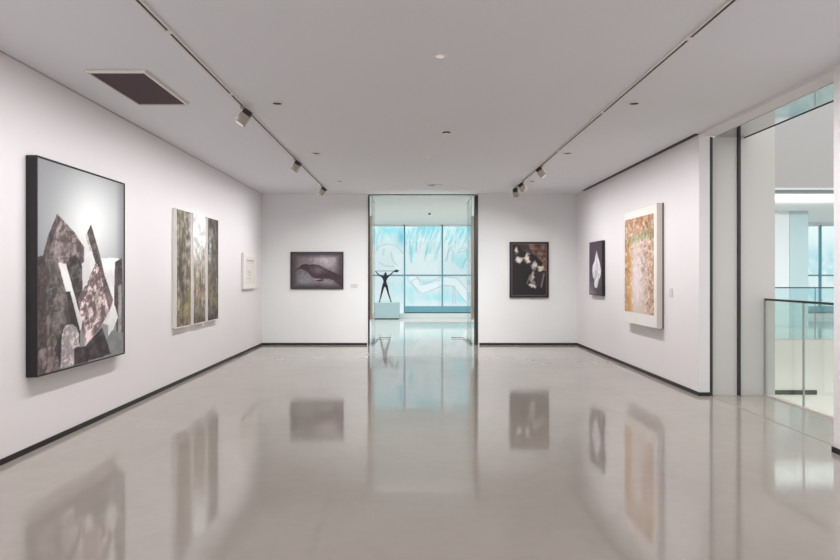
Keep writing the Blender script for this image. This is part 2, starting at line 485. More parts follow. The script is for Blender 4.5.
def frame_art(name, wall, a0, a1, z0, z1, depth, border, side_m, front_m, picture_m, fn, nu, nv, mat_in=None, lip=.008, mats=None, gap=0.004, rear=None):
    """framed picture on a wall. wall: 'left' 'right' 'back'; a0..a1 runs along the wall.
    frame = four-sided moulding, backing board, picture sheet (set back by lip), optional passe-partout"""
    def pt(a, d, z):
        d += gap
        if wall == 'left': return (XL + d, a, z)
        if wall == 'right': return (XR - d, a, z)
        return (a, YB - d, z)
    root = empty(name, pt((a0 + a1) / 2, 0, z0))
    def bx(mb, s0, s1, d0, d1, t0, t1, bev=0):
        p, q = pt(s0, d0, t0), pt(s1, d1, t1)
        mb.box(min(p[0], q[0]), max(p[0], q[0]), min(p[1], q[1]), max(p[1], q[1]), t0, t1, bev)
    def done(mb, nm, m_):
        o = mb.build(nm, m_, None)
        o.parent = root; o.matrix_parent_inverse = Matrix.Translation(-root.location)
        return o
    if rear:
        mb = MB(); bx(mb, a0, a1, 0, .022, z0, z1); done(mb, 'shade_edge', rear)  # dark layer standing in for the shade edge where frame meets wall
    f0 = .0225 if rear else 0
    mb = MB()
    bx(mb, a0, a0 + border, f0, depth, z0, z1, .003)
    bx(mb, a1 - border, a1, f0, depth, z0, z1, .003)
    bx(mb, a0 + border, a1 - border, f0, depth, z0, z0 + border, .003)
    bx(mb, a0 + border, a1 - border, f0, depth, z1 - border, z1, .003)
    done(mb, 'frame', front_m)
    mb = MB(); bx(mb, a0 + border, a1 - border, f0, depth - lip - .006, z0 + border, z1 - border)
    done(mb, 'backing', side_m)
    i0, i1, k0, k1 = a0 + border, a1 - border, z0 + border, z1 - border
    if mat_in:
        l, r, bt, tp = mat_in
        mm = MB()
        d0, d1 = depth - lip - .005, depth - lip
        bx(mm, i0, i0 + l, d0, d1, k0, k1); bx(mm, i1 - r, i1, d0, d1, k0, k1)
        bx(mm, i0 + l, i1 - r, d0, d1, k0, k0 + bt); bx(mm, i0 + l, i1 - r, d0, d1, k1 - tp, k1)
        done(mm, 'mount', mats or M['cream_frame'])
        i0 += l; i1 -= r; k0 += bt; k1 -= tp
    dd = depth - lip - .003
    if wall == 'right':
        p0 = pt(i1, dd, k0); pu = (0, i0 - i1, 0)
    else:
        p0 = pt(i0, dd, k0); pu = (0, i1 - i0, 0) if wall == 'left' else (i1 - i0, 0, 0)
    if wall == 'right':      # as one faces it, the far end is on the viewer's left
        p0 = pt(i1, dd, k0); pu = (0, i0 - i1, 0)
    pic = painted('picture', picture_m, p0, pu, (0, 0, k1 - k0), nu, nv, fn)
    pic.parent = root; pic.matrix_parent_inverse = Matrix.Translation(-root.location)
    return root

o = frame_art('framed_photograph', 'left', 5.40, 7.06, .685, 2.69, .10, .015, M['black_frame'], M['black_frame'], M['print'], art_slabs, 170, 210, lip=.006)
tag(o, 'very large black framed photograph of broken stone slabs against a grey backdrop', 'picture')

# ---- 2: three tall narrow panels
def tall(seed, kind):
    def fn(U, V, x, y):
        n = fbm(U * 3 + seed, V * 5, 1, seed); s = fbm(U * 9 + seed, V * 2.5, 1, seed + 5); h = fbm(U * 12, V * 26, 1, seed + 9, 4)
        img = np.zeros(U.shape + (3,)) + np.array((164, 156, 142))
        if kind == 0:
            img = mixc(img, (112, 104, 92), smooth(.4, .62, s) * .8)
            img = mixc(img, (196, 190, 190), smooth(.55, 1, U) * smooth(.35, .95, V) * .9)
            img = mixc(img, (164, 146, 104), smooth(.45, .6, n) * smooth(.85, .2, V) * .75)
            img = mixc(img, (74, 66, 60), np.exp(-((U - .38 - .1 * np.sin(V * 9)) / .12) ** 2) * smooth(.05, .3, V) * smooth(.9, .75, V) * .75)
            img = mixc(img, (86, 74, 64), smooth(.5, .62, h) * .5 + smooth(.16, .0, V) * .4)
            img = mixc(img, (202, 190, 160), smooth(.60, .70, h) * smooth(.4, .1, V) * .6)
        elif kind == 1:
            img = mixc(img, (224, 224, 224), smooth(.4, .8, V + .25 * (n - .5)))
            img = mixc(img, (124, 112, 106), smooth(.46, .6, s) * smooth(.72, .3, V) * .8)
            img = mixc(img, (178, 160, 146), np.exp(-((V - .27) / .07) ** 2) * .7)
            img = mixc(img, (92, 80, 72), smooth(.5, .64, h) * smooth(.62, .3, V) * .55)
            img = mixc(img, (80, 70, 62), smooth(.14, .0, V) * .75)
        else:
            img = mixc(img, (88, 86, 82), .75 * smooth(.25, .6, s + .25))
            img = mixc(img, (200, 202, 200), np.exp(-((U - .22 - .28 * (V - .62)) / (.10 + .16 * np.abs(V - .72))) ** 2) * smooth(.48, .62, V) * smooth(.95, .8, V) * .95)
            img = mixc(img, (150, 140, 112), smooth(.5, .62, n) * smooth(.75, .2, V) * .6)
            img = mixc(img, (58, 52, 50), smooth(.48, .64, h) * .45 + smooth(.12, 0, V) * .5)
        m_ = fbm(U * 7, V * 18, 1, seed + 13)
        img = img * (.42 + 1.0 * m_ + .16 * (kind == 1) * V)[..., None]
        img = mixc(img, (150, 138, 96), smooth(.55, .68, fbm(U * 5, V * 11, 1, seed + 21)) * smooth(.75, .25, V) * .5)
        return img
    return fn
for k, (y0, y1, lb) in enumerate(((8.70, 9.29, 'tall narrow ochre brown abstract panel, the one of three nearest the stone slab photograph'),
                                  (9.375, 9.945, 'tall narrow panel with a pale misty upper half, middle one of three'),
                                  (10.03, 10.60, 'tall narrow dark grey abstract panel with a pale streak, nearest the small white frame'))):
    o = frame_art('abstract_panel', 'left', y0, y1, .838, 2.59, .06, .012, M['side_wood'], M['cream_frame'], M['paint'], tall(31 + 17 * k, k), 50, 150, lip=.002)
    tag(o, lb, 'painting', 'row of three tall panels')

# ---- 3: small white frame
def art_small(U, V, x, y):
    n = fbm(U * 6, V * 8, 1, 5)
    img = np.zeros(U.shape + (3,)) + np.array((226, 220, 218))
    img = mixc(img, (150, 140, 136), ((np.abs(V - .87) < .022) & (U > .12) & (U < .9)) * .75)
    img = mixc(img, (190, 182, 178), ((np.abs(V - .78) < .012) & (U > .12) & (U < .9)) * .7)
    img = mixc(img, (196, 170, 150), np.exp(-(((U - .35) / .18) ** 2 + ((V - .36) / .14) ** 2)) * smooth(.4, .6, n))
    img = mixc(img, (170, 150, 140), ((np.abs(V - .22) < .012) & (U > .1) & (U < .6)) * .7)
    return img
o = frame_art('framed_print', 'left', 12.24, 13.20, 1.335, 2.08, .05, .03, M['pale_side'], M['cream_frame'], M['print'], art_small, 70, 60, mat_in=(.1, .08, .06, .05), lip=.004)
tag(o, 'small white framed print with faint drawing near the corner of the end wall', 'picture')

# ---- 4: bird
def art_bird(U, V, x, y):
    n = fbm(U * 5, V * 4, 1, 8); h = fbm(U * 26, V * 20, 1, 12, 3)
    img = np.zeros(U.shape + (3,)) + np.array((118, 108, 114))
    img = mixc(img, (182, 170, 176), np.exp(-(((x - 326) / 14) ** 2 + ((y - 260) / 9) ** 2)) * 1.0)
    img = mixc(img, (132, 136, 140), np.exp(-(((x - 303) / 9) ** 2 + ((y - 280) / 8) ** 2)) * .9)
    img = mixc(img, (146, 142, 146), np.exp(-(((x - 327) / 8) ** 2 + ((y - 285) / 6) ** 2)) * .7)
    vg = np.maximum(np.abs(U - .5), np.abs(V - .5)) * 2
    img = mixc(img, (62, 52, 56), smooth(.62, 1.0, vg) * .8)
    img *= (.86 + .28 * h + .12 * (n - .5))[..., None]
    s = lambda L: [(270 + a / 7, 230 + b / 7) for a, b in L]
    body = s([(176, 281), (203, 262), (222, 244), (243, 237), (262, 238), (275, 244), (300, 239), (345, 245), (400, 274), (450, 298), (492, 314), (516, 332), (516, 400), (485, 388), (445, 352), (410, 340), (380, 342), (352, 355), (318, 352), (334, 346), (300, 332), (280, 312), (262, 294), (240, 282), (215, 272)])
    m = inside(x, y, body)
    bc = np.array((66, 50, 58))[None, None] + (np.array((112, 100, 108)) - np.array((66, 50, 58)))[None, None] * (np.exp(-(((x - 318) / 8) ** 2 + ((y - 270) / 4) ** 2)) * (.5 + .8 * h))[..., None]
    bc = bc * (.8 + .4 * fbm(U * 22 + V * 10, V * 30, 1, 14, 3))[..., None]
    img = np.where(m[..., None], bc, img)
    img = mixc(img, (190, 186, 190), np.exp(-(((x - 318) / 3.5) ** 2 + ((y - 279.3) / .8) ** 2)) * .8)
    d = line_d(x, y, s([(330, 352), (352, 356), (368, 352)]))
    img = mixc(img, (60, 46, 52), smooth(.9, .4, d))
    return img
o = frame_art('framed_photograph', 'back', -2.805, -1.585, 1.30, 2.158, .045, .022, M['black_frame'], M['black_frame'], M['print'], art_bird, 130, 96, lip=.004)
tag(o, 'dark framed photograph of a black crow leaning toward one side', 'picture')

# ---- 5: dark portrait format picture
def art_night(U, V, x, y):
    n = fbm(U * 6, V * 8, 1, 15); h = fbm(U * 16, V * 20, 1, 18)
    img = np.zeros(U.shape + (3,)) + np.array((40, 37, 39))
    s = lambda L: [(500 + a / 8, 235 + b / 8) for a, b in L]
    m = inside(x, y, s([(215, 75), (372, 75), (372, 290), (330, 282), (345, 228), (300, 180), (240, 130)]))
    bc = np.array((66, 50, 46))[None, None] + (np.array((146, 116, 98)) - np.array((66, 50, 46)))[None, None] * smooth(.28, .72, h * .6 + n * .4)[..., None]
    img = np.where(m[..., None], bc, img)
    img = mixc(img, (72, 58, 60), inside(x, y, s([(150, 75), (230, 75), (250, 140), (180, 130)])) * .8)
    for (a, b, ra, rb, w) in ((132, 125, 14, 28, .9), (148, 195, 26, 20, .95), (190, 190, 12, 8, .7), (215, 172, 22, 40, 1), (228, 205, 14, 14, .8), (275, 238, 26, 22, .85), (262, 262, 14, 14, .6), (322, 270, 26, 16, .9), (345, 245, 10, 20, .5),
                              (262, 318, 14, 26, .75), (250, 350, 14, 20, .55), (270, 372, 18, 14, .5), (264, 402, 26, 14, .9), (290, 410, 12, 12, .6)):
        px, py = 500 + a / 8, 235 + b / 8
        wx = x + (fbm(U * 13, V * 17, 1, 33) - .5) * 5; wy = y + (fbm(U * 12, V * 18, 1, 35) - .5) * 6
        g = np.exp(-(((wx - px) / (ra / 7.4)) ** 2 + ((wy - py) / (rb / 7.4)) ** 2) ** 2.2)
        img = mixc(img, (232, 220, 208), g * w * (.75 + .5 * h))
    d = line_d(x, y, s([(330, 415), (352, 310)])); img = mixc(img, (126, 112, 104), smooth(1.2, .5, d) * .9)
    d = line_d(x, y, s([(215, 390), (240, 320)])); img = mixc(img, (130, 116, 106), smooth(.9, .3, d) * .8)
    img = mixc(img, (64, 50, 54), inside(x, y, s([(285, 300), (345, 295), (325, 410), (300, 400)])) * .8)
    # fine pink line inside the edge
    e = np.minimum(np.minimum(U, 1 - U) * .8, np.minimum(V, 1 - V) * 1.2)
    img = mixc(img, (158, 122, 112), ((e > .012) & (e < .024)) * .8)
    return img
o = frame_art('framed_picture', 'back', 2.256, 3.152, 1.10, 2.388, .05, .032, M['black_frame'], M['black_frame'], M['paint'], art_night, 90, 130, lip=.004)
tag(o, 'black framed upright picture, dark with pale patches and a brown corner, on the end wall', 'picture')

# ---- 6: white shape on mauve
def art_crystal(U, V, x, y):
    n = fbm(U * 5, V * 7, 1, 25); h = fbm(U * 12, V * 18, 1, 27)
    img = np.zeros(U.shape + (3,)) + np.array((74, 60, 72))
    img = mixc(img, (110, 104, 112), smooth(.55, .0, V) * smooth(.6, .0, U) * .8)
    img = mixc(img, (150, 146, 150), smooth(.16, .04, V) * smooth(.75, .3, U) * .55)
    img *= (.85 + .3 * h)[..., None]
    s = lambda L: [(580 + a / 7.46, 230 + b / 7.46) for a, b in L]
    m = inside(x, y, s([(123, 156), (134, 196), (148, 250), (157, 305), (152, 345), (140, 375), (128, 430), (112, 434), (104, 405), (108, 372), (96, 350), (91, 300), (96, 262), (108, 235)]))
    bc = np.array((208, 208, 214))[None, None] + np.array((34, 34, 32))[None, None] * smooth(.3, .7, h)[..., None]
    img = np.where(m[..., None], bc, img)
    img = mixc(img, (150, 148, 156), smooth(1.2, .3, line_d(x, y, s([(108, 372), (120, 350), (118, 300)]))) * .6)
    img = mixc(img, (176, 174, 182), smooth(1.0, .2, line_d(x, y, s([(123, 156), (128, 280), (140, 375)]))) * .5)
    img = mixc(img, (44, 36, 42), np.exp(-(((x - 596) / 2.2) ** 2 + ((y - 290) / 1.2) ** 2)) * .8)
    return img
o = frame_art('framed_picture', 'right', 11.89, 12.74, 1.205, 2.308, .062, .012, M['black_frame'], M['black_frame'], M['print'], art_crystal, 70, 90, lip=.002)
tag(o, 'dark mauve upright picture with a single white pointed crystal shape', 'picture')

# ---- 7: pale mottled painting in a white box frame
def art_mosaic(U, V, x, y):
    n = fbm(U * 4, V * 5, 1, 41); h = fbm(U * 20, V * 26, 1, 43); k = fbm(U * 34, V * 48, 1, 47, 3); g = fbm(U * 3, V * 12, 1, 52)
    img = np.zeros(U.shape + (3,)) + np.array((208, 182, 166))
    # ochre top, greenish band, pink-white middle
    img = mixc(img, (184, 134, 92), smooth(.70, .95, V + .25 * (n - .5)) * .85)
    img = mixc(img, (136, 146, 96), np.exp(-((V - .79 - .08 * (U - .5)) / .045) ** 2) * smooth(.25, .5, g + .15))
    img = mixc(img, (226, 214, 214), np.exp(-(((U - .42) / .3) ** 2 + ((V - .36) / .42) ** 2)) * .95)
    img = mixc(img, (196, 142, 74), smooth(.34, .05, U + .2 * (n - .5)) * smooth(.9, .6, V) * .85)
    img = mixc(img, (190, 152, 116), smooth(.72, 1.0, U + .25 * (n - .5)) * .75)
    img = mixc(img, (158, 116, 92), smooth(.46, .74, h) * smooth(.2, .9, np.abs(U - .4) * 1.6 + V * .5) * .65)
    img = mixc(img, (112, 76, 56), smooth(.5, .74, k) * smooth(.2, .9, np.abs(U - .4) * 1.2 + V * .7) * .6)
    img = mixc(img, (240, 234, 230), smooth(.5, .72, fbm(U * 18, V * 30, 1, 61)) * .55)
    img = mixc(img, (120, 80, 60), np.exp(-(((U - .72) / .16) ** 2 + ((V - .93) / .05) ** 2)) * smooth(.4, .55, h) * .9)
    return img
o = frame_art('framed_painting', 'right', 9.12, 10.54, .80, 2.712, .105, .008, M['side_wood'], M['pale_side'], M['paint'], art_mosaic, 120, 190, mat_in=(.107, .03, .18, .135), lip=.002, rear=mat('brown_shade_edge', (120, 106, 98), .6))
tag(o, 'large mottled ochre and pink painting in a thick white box frame', 'painting')

# small wall plaques
def plaque(wall, a, z, w, h, label):
    mb = MB()
    if wall == 'right': mb.box(XR - .008, XR - .001, a - w / 2, a + w / 2, z - h / 2, z + h / 2, .001)
    else: mb.box(a - w / 2, a + w / 2, YB - .008, YB - .001, z - h / 2, z + h / 2, .001)
    o = mb.build('wall_plaque', M['plaque'])
    tag(o, label, 'sign')
plaque('right', 8.86, 1.35, .11, .13, 'small pale caption plaque beside the ochre and pink painting')
plaque('back', -1.34, 1.37, .16, .09, 'small pale caption plaque beside the crow photograph')

# ------------------------------------------------------------------ mural beyond the windows
def mural_fn(U, V, x, y):
    n = fbm(U * 10, V * 6, 1, 71); h = fbm(U * 30 + V * 14, V * 9, 1, 73); st = fbm(U * 46 + V * 16, V * 5 - U * 2, 1, 77, 3)
    img = np.zeros(U.shape + (3,)) + np.array((228, 229, 231))
    s = lambda L: [(370 + a / 6.22, 220 + b / 6.22) for a, b in L]
    cy = np.array((134, 210, 216))
    # loose washes along the top
    top = smooth(247, 226, y + 10 * (n - .5))
    img = mixc(img, cy, top * smooth(.42, .6, st) * .6)
    img = mixc(img, (112, 194, 214), np.exp(-(((x - 401) / 4) ** 2 + ((y - 237) / 8) ** 2)) * .9)
    img = mixc(img, (140, 210, 222), np.exp(-(((x - 391) / 9) ** 2 + ((y - 230) / 5) ** 2)) * .7)
    # fan of curved strokes in the middle
    for k, (p, w, a) in enumerate((([(268, 55), (246, 110), (252, 200), (256, 262)], 1.5, .9), ([(300, 50), (278, 100), (262, 160), (262, 225)], 1.3, .9), ([(330, 60), (300, 110), (284, 165), (278, 200)], 1.0, .6),
                                   ([(395, 45), (378, 95), (358, 160), (345, 225)], 1.6, .8), ([(425, 60), (405, 110), (385, 165), (368, 205)], 1.0, .6), ([(440, 60), (440, 130), (415, 190), (400, 250)], 1.1, .7),
                                   ([(540, 55), (520, 110), (490, 150)], 1.8, .8), ([(585, 60), (560, 100), (530, 140)], 1.5, .7), ([(500, 60), (485, 110), (470, 120)], 1.6, .7), ([(612, 70), (600, 120), (570, 165)], 1.2, .6),
                                   ([(60, 70), (40, 120), (45, 190)], 1.1, .7), ([(95, 60), (75, 110), (70, 140)], 1.0, .5), ([(88, 180), (82, 215)], 1.3, .8))):
        d = line_d(x, y, s(p))
        img = mixc(img, cy, smooth(w * .7 + .7, w * .2, d + 1.4 * (h - .5)) * a * .8)
    img = mixc(img, (130, 204, 214), smooth(238, 227, y) * smooth(405, 425, x) * smooth(444, 436, x) * .7)
    for (a, b, ra, rb, w) in ((565, 265, 45, 50, .7), (590, 215, 26, 30, .4), (520, 230, 20, 40, .35), (180, 430, 40, 60, .55), (262, 440, 32, 30, .75), (400, 480, 90, 26, .75), (480, 450, 20, 50, .4), (570, 490, 60, 30, .7), (350, 385, 60, 14, .6), (250, 500, 30, 40, .5), (120, 400, 40, 20, .25)):
        px, py = 370 + a / 6.22, 220 + b / 6.22
        g = np.exp(-(((x - px) / (ra / 6.22)) ** 2 + ((y - py) / (rb / 6.22)) ** 2))
        img = mixc(img, (142, 218, 226), g * w * .8 * smooth(.3, .65, h + .08))
    for k in range(26):
        a0 = 232 + k * 15.2; ln = 70 + 60 * ((k * 37) % 11) / 11
        q = [(a0, 40 + (k * 53) % 30), (a0 - 14, 40 + ln * .6), (a0 - 20 - (k % 5) * 4, 40 + ln * 1.25)]
        d = line_d(x, y, s(q)); img = mixc(img, (150, 196, 208) if k % 2 else (236, 240, 242), smooth(.6, .2, d) * .55)
    # the bent band, white with a thin grey outline
    band = s([(262, 362), (330, 430), (455, 378), (530, 388), (615, 490)])
    d = line_d(x, y, band)
    img = mixc(img, (238, 236, 238), smooth(4.4, 4.0, d))
    img = mixc(img, (190, 190, 198), smooth(.65, .2, np.abs(d - 4.2)) * .75)
    for p in ([(35, 190), (60, 162), (110, 148), (165, 160), (205, 205)], [(300, 365), (318, 405), (440, 372)], [(515, 410), (515, 520)], [(528, 410), (530, 520)], [(480, 250), (490, 180), (520, 160)], [(560, 200), (600, 190), (612, 220), (590, 250), (575, 300)], [(415, 250), (420, 190), (440, 160)], [(545, 210), (560, 180), (590, 172), (612, 196), (606, 240), (580, 270)], [(470, 260), (482, 205), (505, 180), (520, 205), (512, 260)], [(300, 60), (285, 130), (290, 200)], [(340, 250), (352, 200), (376, 150), (410, 80)], [(130, 200), (140, 250), (170, 280)], [(55, 260), (90, 285), (150, 290)], [(300, 360), (255, 380), (300, 460)]):
        d = line_d(x, y, s(p)); img = mixc(img, (158, 184, 194), smooth(.75, .2, d) * .5)
    return img
o = painted('wall_mural', M['scrim'], (-2.4, 24.2, -.4), (6.6, 0, 0), (0, 0, 4.6), 330, 230, mural_fn)
tag(o, 'cyan and white line drawing mural behind the glass wall, seen through the doorway', 'mural')
def mural2(U, V, x, y):
    n = fbm(U * 9, V * 5, 1, 91); h = fbm(U * 14 + V * 5, V * 12, 1, 93)
    img = np.zeros(U.shape + (3,)) + np.array((236, 239, 240))
    img = mixc(img, (180, 220, 228), smooth(.45, .62, n) * smooth(.8, .55, V) * .8)
    img = mixc(img, (170, 214, 224), smooth(.5, .62, h) * smooth(.7, .4, V) * .6)
    return img
o = painted('wall_mural', M['scrim'], (11.5, 24.2, -.4), (7.0, 0, 0), (0, 0, 4.6), 180, 110, mural2)
tag(o, 'pale mural with cyan washes beyond the far windows of the atrium side', 'mural')

# ------------------------------------------------------------------ plinth and sculpture
px0, px1 = -1.43, -.47
pl = empty('sculpture_plinth', ((px0 + px1) / 2, 22.4, 0))
def under(o, root):
    o.parent = root; o.matrix_parent_inverse = Matrix.Translation(-root.location); return o
under(MB().box(px0, px1, 22.25, 22.85, .03, .62, .008).build('plinth_body', M['plinth']), pl)
under(MB().box(px0 + .02, px1 - .02, 22.27, 22.83, 0, .03).build('plinth_foot', M['rail_dark']), pl)
tag(pl, 'low pale blue rectangular plinth in front of the glass wall', 'plinth')

sc = empty('figure_sculpture', (-1.02, 22.55, .62))
def skin(name, verts, edges, radii, parent, root=0):
    me = bpy.data.meshes.new(name); me.from_pydata(verts, edges, [])
    o = bpy.data.objects.new(name, me); COL.objects.link(o)
    md = o.modifiers.new('skin', 'SKIN'); md.use_smooth_shade = True
    for i, r in enumerate(radii):
        sv = me.skin_vertices[0].data[i]
        sv.radius = r if isinstance(r, tuple) else (r, r); sv.use_root = (i == root)
    ss = o.modifiers.new('sub', 'SUBSURF'); ss.levels = 1; ss.render_levels = 2
    me.materials.append(M['sculpt'])
    o.parent = parent
    return o
V_ = [(0, 0, .66), (0, .01, .80), (.005, .01, .92), (.01, 0, .99), (.03, -.02, 1.06), (.035, -.03, 1.13),         # pelvis, waist, chest, neck, head, crown
      (-.055, 0, .62), (-.12, -.03, .34), (-.19, 0, .06), (-.205, -.09, .025),                                     # near leg
      (.06, 0, .62), (.125, .03, .34), (.215, .03, .06), (.235, -.06, .025),                                         # other leg
      (-.09, 0, .955), (-.2, -.03, 1.00), (-.33, -.05, 1.135),                                                     # arm
      (.10, 0, .955), (.21, -.03, 1.03), (.33, -.05, 1.145),                                                       # arm
      (-.35, -.06, 1.16), (.355, -.06, 1.155)]
E_ = [(0, 1), (1, 2), (2, 3), (3, 4), (4, 5), (0, 6), (6, 7), (7, 8), (8, 9), (0, 10), (10, 11), (11, 12), (12, 13), (2, 14), (14, 15), (15, 16), (16, 20), (2, 17), (17, 18), (18, 19), (19, 21)]
R_ = [(.075, .06), (.06, .05), (.095, .06), .03, (.048, .055), .03, .055, .036, .022, .014, .055, .036, .022, .014, .038, .026, .02, .038, .026, .02, .018, .018]
skin('figure', V_, E_, R_, sc)
MB().tube([(-.37, -.075, 1.165), (.40, -.075, 1.17)], .009, 10).build('pole', M['sculpt'], sc)
hb = MB()
g = bmesh.ops.create_icosphere(hb.bm, subdivisions=2, radius=.07)
bmesh.ops.scale(hb.bm, vec=(1.35, .9, .75), verts=g['verts'])
for v in g['verts']: v.co *= 1 + .25 * math.sin(v.co.x * 60) * math.cos(v.co.z * 45 + 1)
bmesh.ops.translate(hb.bm, vec=(.44, -.075, 1.17), verts=g['verts'])
hb.build('pole_head', M['sculpt'], sc, smooth=True)
MB().box(-.235, -.165, -.12, .05, 0, .022, .004).build('foot_plate', M['sculpt'], sc)
MB().box(.19, .265, -.09, .07, 0, .022, .004).build('foot_plate', M['sculpt'], sc)
tag(sc, 'dark bronze sculpture of a thin striding figure raising a pole overhead', 'sculpture')

# ------------------------------------------------------------------ glass railings
def railing(label, along, fixed, a0, a1, n, h, z=0, gm='rail_glass'):
    """along 'y' : runs in depth at x = fixed; along 'x': runs across at y = fixed"""
    root = empty('glass_railing', (fixed, a0, z) if along == 'y' else (a0, fixed, z))
    def bx(p, q, t0, t1, z0, z1, bev=0):
        mb = MB()
        if along == 'y': mb.box(fixed + t0, fixed + t1, p, q, z + z0, z + z1, bev)
        else: mb.box(p, q, fixed + t0, fixed + t1, z + z0, z + z1, bev)
        return mb
    under(bx(a0, a1, -.018, .018, h - .028, h, .004).build('top_rail', M['rail_dark']), root)
    under(bx(a0, a1, -.02, .02, .0, .02).build('base_shoe', M['pale_side']), root)
    step = (a1 - a0) / n
    for k in range(n):
        p, q = a0 + k * step, a0 + (k + 1) * step
        under(bx(p + .008, q - .008, -.006, .006, .02, h - .03).build('glass_panel', M[gm]), root)
    for k in range(n + 1):
        p = a0 + k * step
        p0, q0 = (p - .006, p + .006)
        if k == n: p0, q0 = p - .012, p
        if k == 0: p0, q0 = p, p + .012
        under(bx(p0, q0, -.011, .011, .021, h - .029).build('joint_post', M['steel']), root)
    return tag(root, label, 'railing')
railing('clear greenish glass railing with a thin dark top rail at the side opening', 'y', XV - .03, 5.7, 8.04, 3, 1.3)
railing('distant glass railing along the far edge of the atrium', 'x', YV + .05, 5.2, XA - .2, 8, 1.32, 0, 'far_glass')

# ------------------------------------------------------------------ ceiling: track, spots, fittings
def track(x, y0, y1, joints, label):
    root = empty('lighting_track', (x, y0, H))
    tr = MB()
    tr.box(x - .02, x - .012, y0, y1, H - .02, H - .001)
    tr.box(x + .012, x + .02, y0, y1, H - .02, H - .001)
    under(tr.build('track_rim', M['white_metal']), root)
    under(MB().box(x - .012, x + .012, y0, y1, H - .016, H - .001).build('track_slot', M['dark']), root)
    for y in joints:
        under(MB().box(x - .021, x + .021, y - .03, y + .03, H - .026, H - .0205, .002).build('joint_cover', M['white_metal']), root)
    return tag(root, label, 'track')
track(-1.875, -2.0, 13.25, (4.62, 6.2), 'long dark lighting track above the wall of the stone slab photograph')
track(2.2, -2.0, 12.95, (4.75, 6.9, 9.0), 'long dark lighting track above the wall of the ochre and pink painting')

def spotlight(x, y, target, label, energy, size=84, first=[]):
    """square track spotlight: adaptor, stem, square head with dark finned back, pale lens"""
    T = Vector(target)
    root = empty('track_spotlight', (x, y, H))
    piv = Vector((x, y, H - .13))
    d = (T - piv).normalized()
    side = 1 if d.x > 0 else -1
    MB().box(-.018, .018, -.07, .07, -.05, -.0265, .003).build('adaptor', M['lamp_body'], root)
    MB().tube([(0, 0, -.05), (0, 0, -.075)], .01).build('stem', M['lamp_body'], root)
    q = d.to_track_quat('Y', 'Z').to_matrix().to_4x4()
    Lm = Matrix.Translation((0, 0, -.15)) @ q
    def put(mb, nm, m_):
        bmesh.ops.transform(mb.bm, matrix=Lm, verts=mb.bm.verts)
        return mb.build(nm, m_, root)
    head = put(MB().box(-.052, .052, -.045, .07, -.055, .055, .006), 'lamp_head', M['lamp_body'])
    put(MB().box(-.045, .045, -.105, -.046, -.048, .048, .004), 'heat_sink', M['lamp_back'])
    put(MB().box(-.042, .042, .071, .074, -.044, .044), 'lens', M['lens_on'])
    L = bpy.data.lights.new('spot_beam', 'SPOT'); L.energy = energy; L.spot_size = math.radians(size); L.spot_blend = .9
    L.shadow_soft_size = .015; L.color = (1.0, .97, .94)
    lo = bpy.data.objects.new('spot_beam', L); COL.objects.link(lo)
    lo.location = Vector((x, y, H - .15)) + d * .12
    lo.rotation_euler = d.to_track_quat('-Z', 'Y').to_euler()
    return tag(root, label, 'spotlight', 'track spotlights')
SPOT = 0.22
spotlight(-1.875, 6.67, (XL, 6.3, 1.0), 'square beige track spotlight beside the ceiling grille', 120 * SPOT)
spotlight(-1.875, 9.66, (XL, 9.7, 1.0), 'square beige track spotlight, middle one of its track', 130 * SPOT)
spotlight(-1.875, 12.5, (XL, 12.55, 1.1), 'square beige track spotlight closest to the small white framed print', 110 * SPOT)
spotlight(2.2, 10.2, (XR, 9.8, 1.1), 'square beige track spotlight above the ochre and pink painting', 100 * SPOT)
spotlight(2.2, 11.95, (XR, 12.2, 1.1), 'square beige track spotlight of the pair by the doorway, nearer the ochre painting', 100 * SPOT)
spotlight(2.2, 12.68, (2.9, YB, 1.3), 'last square beige track spotlight before the end wall with the dark upright picture', 60 * SPOT)

# air grille
vt = empty('ceiling_grille', (-2.74, 6.06, H))
gx0, gx1, gy0, gy1 = -3.01, -2.455, 5.52, 6.6
fm = MB()
fm.box(gx0, gx0 + .022, gy0, gy1, H - .03, H - .001, .003); fm.box(gx1 - .022, gx1, gy0, gy1, H - .03, H - .001, .003)
fm.box(gx0 + .022, gx1 - .022, gy0, gy0 + .022, H - .03, H - .001, .003); fm.box(gx0 + .022, gx1 - .022, gy1 - .022, gy1, H - .03, H - .001, .003)
under(fm.build('grille_frame', M['white_metal']), vt)
under(MB().box(gx0 + .022, gx1 - .022, gy0 + .022, gy1 - .022, H - .006, H - .001).build('duct_opening', mat('duct_dark', (58, 44, 50), .8)), vt)
sl = MB()
nsl = 34
for k in range(nsl):
    y = gy0 + .03 + (gy1 - gy0 - .06) * (k + .5) / nsl
    sl.box(gx0 + .023, gx1 - .023, y - .008, y + .008, H - .02, H - .012)
under(sl.build('louvre', mat('louvre_mauve', (92, 74, 80), .7)), vt)
tag(vt, 'rectangular ceiling air grille with dark louvres in a white frame', 'vent')

# recessed downlights
def downlight():
    r = empty('recessed_downlight', (0, 0, 0))
    MB().ring((0, 0, -.0), .05, .072, .012).build('trim_ring', M['white_metal'], r, smooth=True)
    MB().cyl((0, 0, -.003), .05, .003).build('lens', M['dark'], r)
    return r
spots = [(-1.48, 6.59, 'unlit recessed downlight beside the first spotlight of the grille side track'),
         (-1.48, 9.27, 'unlit recessed downlight beside the middle spotlight of the grille side track'),
         (-1.45, 12.0, 'unlit recessed downlight above the floor before the crow photograph'),
         (2.44, 6.59, 'unlit recessed downlight across the track from the side opening'),
         (2.40, 9.27, 'unlit recessed downlight above the ochre and pink painting'),
         (2.40, 12.0, 'unlit recessed downlight nearest the white crystal picture')]
proto = downlight()
for i, (x, y, lb) in enumerate(spots):
    o = proto if i == 0 else copy_tree(proto)
    o.location = (x, y, H - .0005)
    tag(o, lb, 'downlight', 'unlit downlights')
o = empty('recessed_downlight', (.242, 5.18, H - .0005))
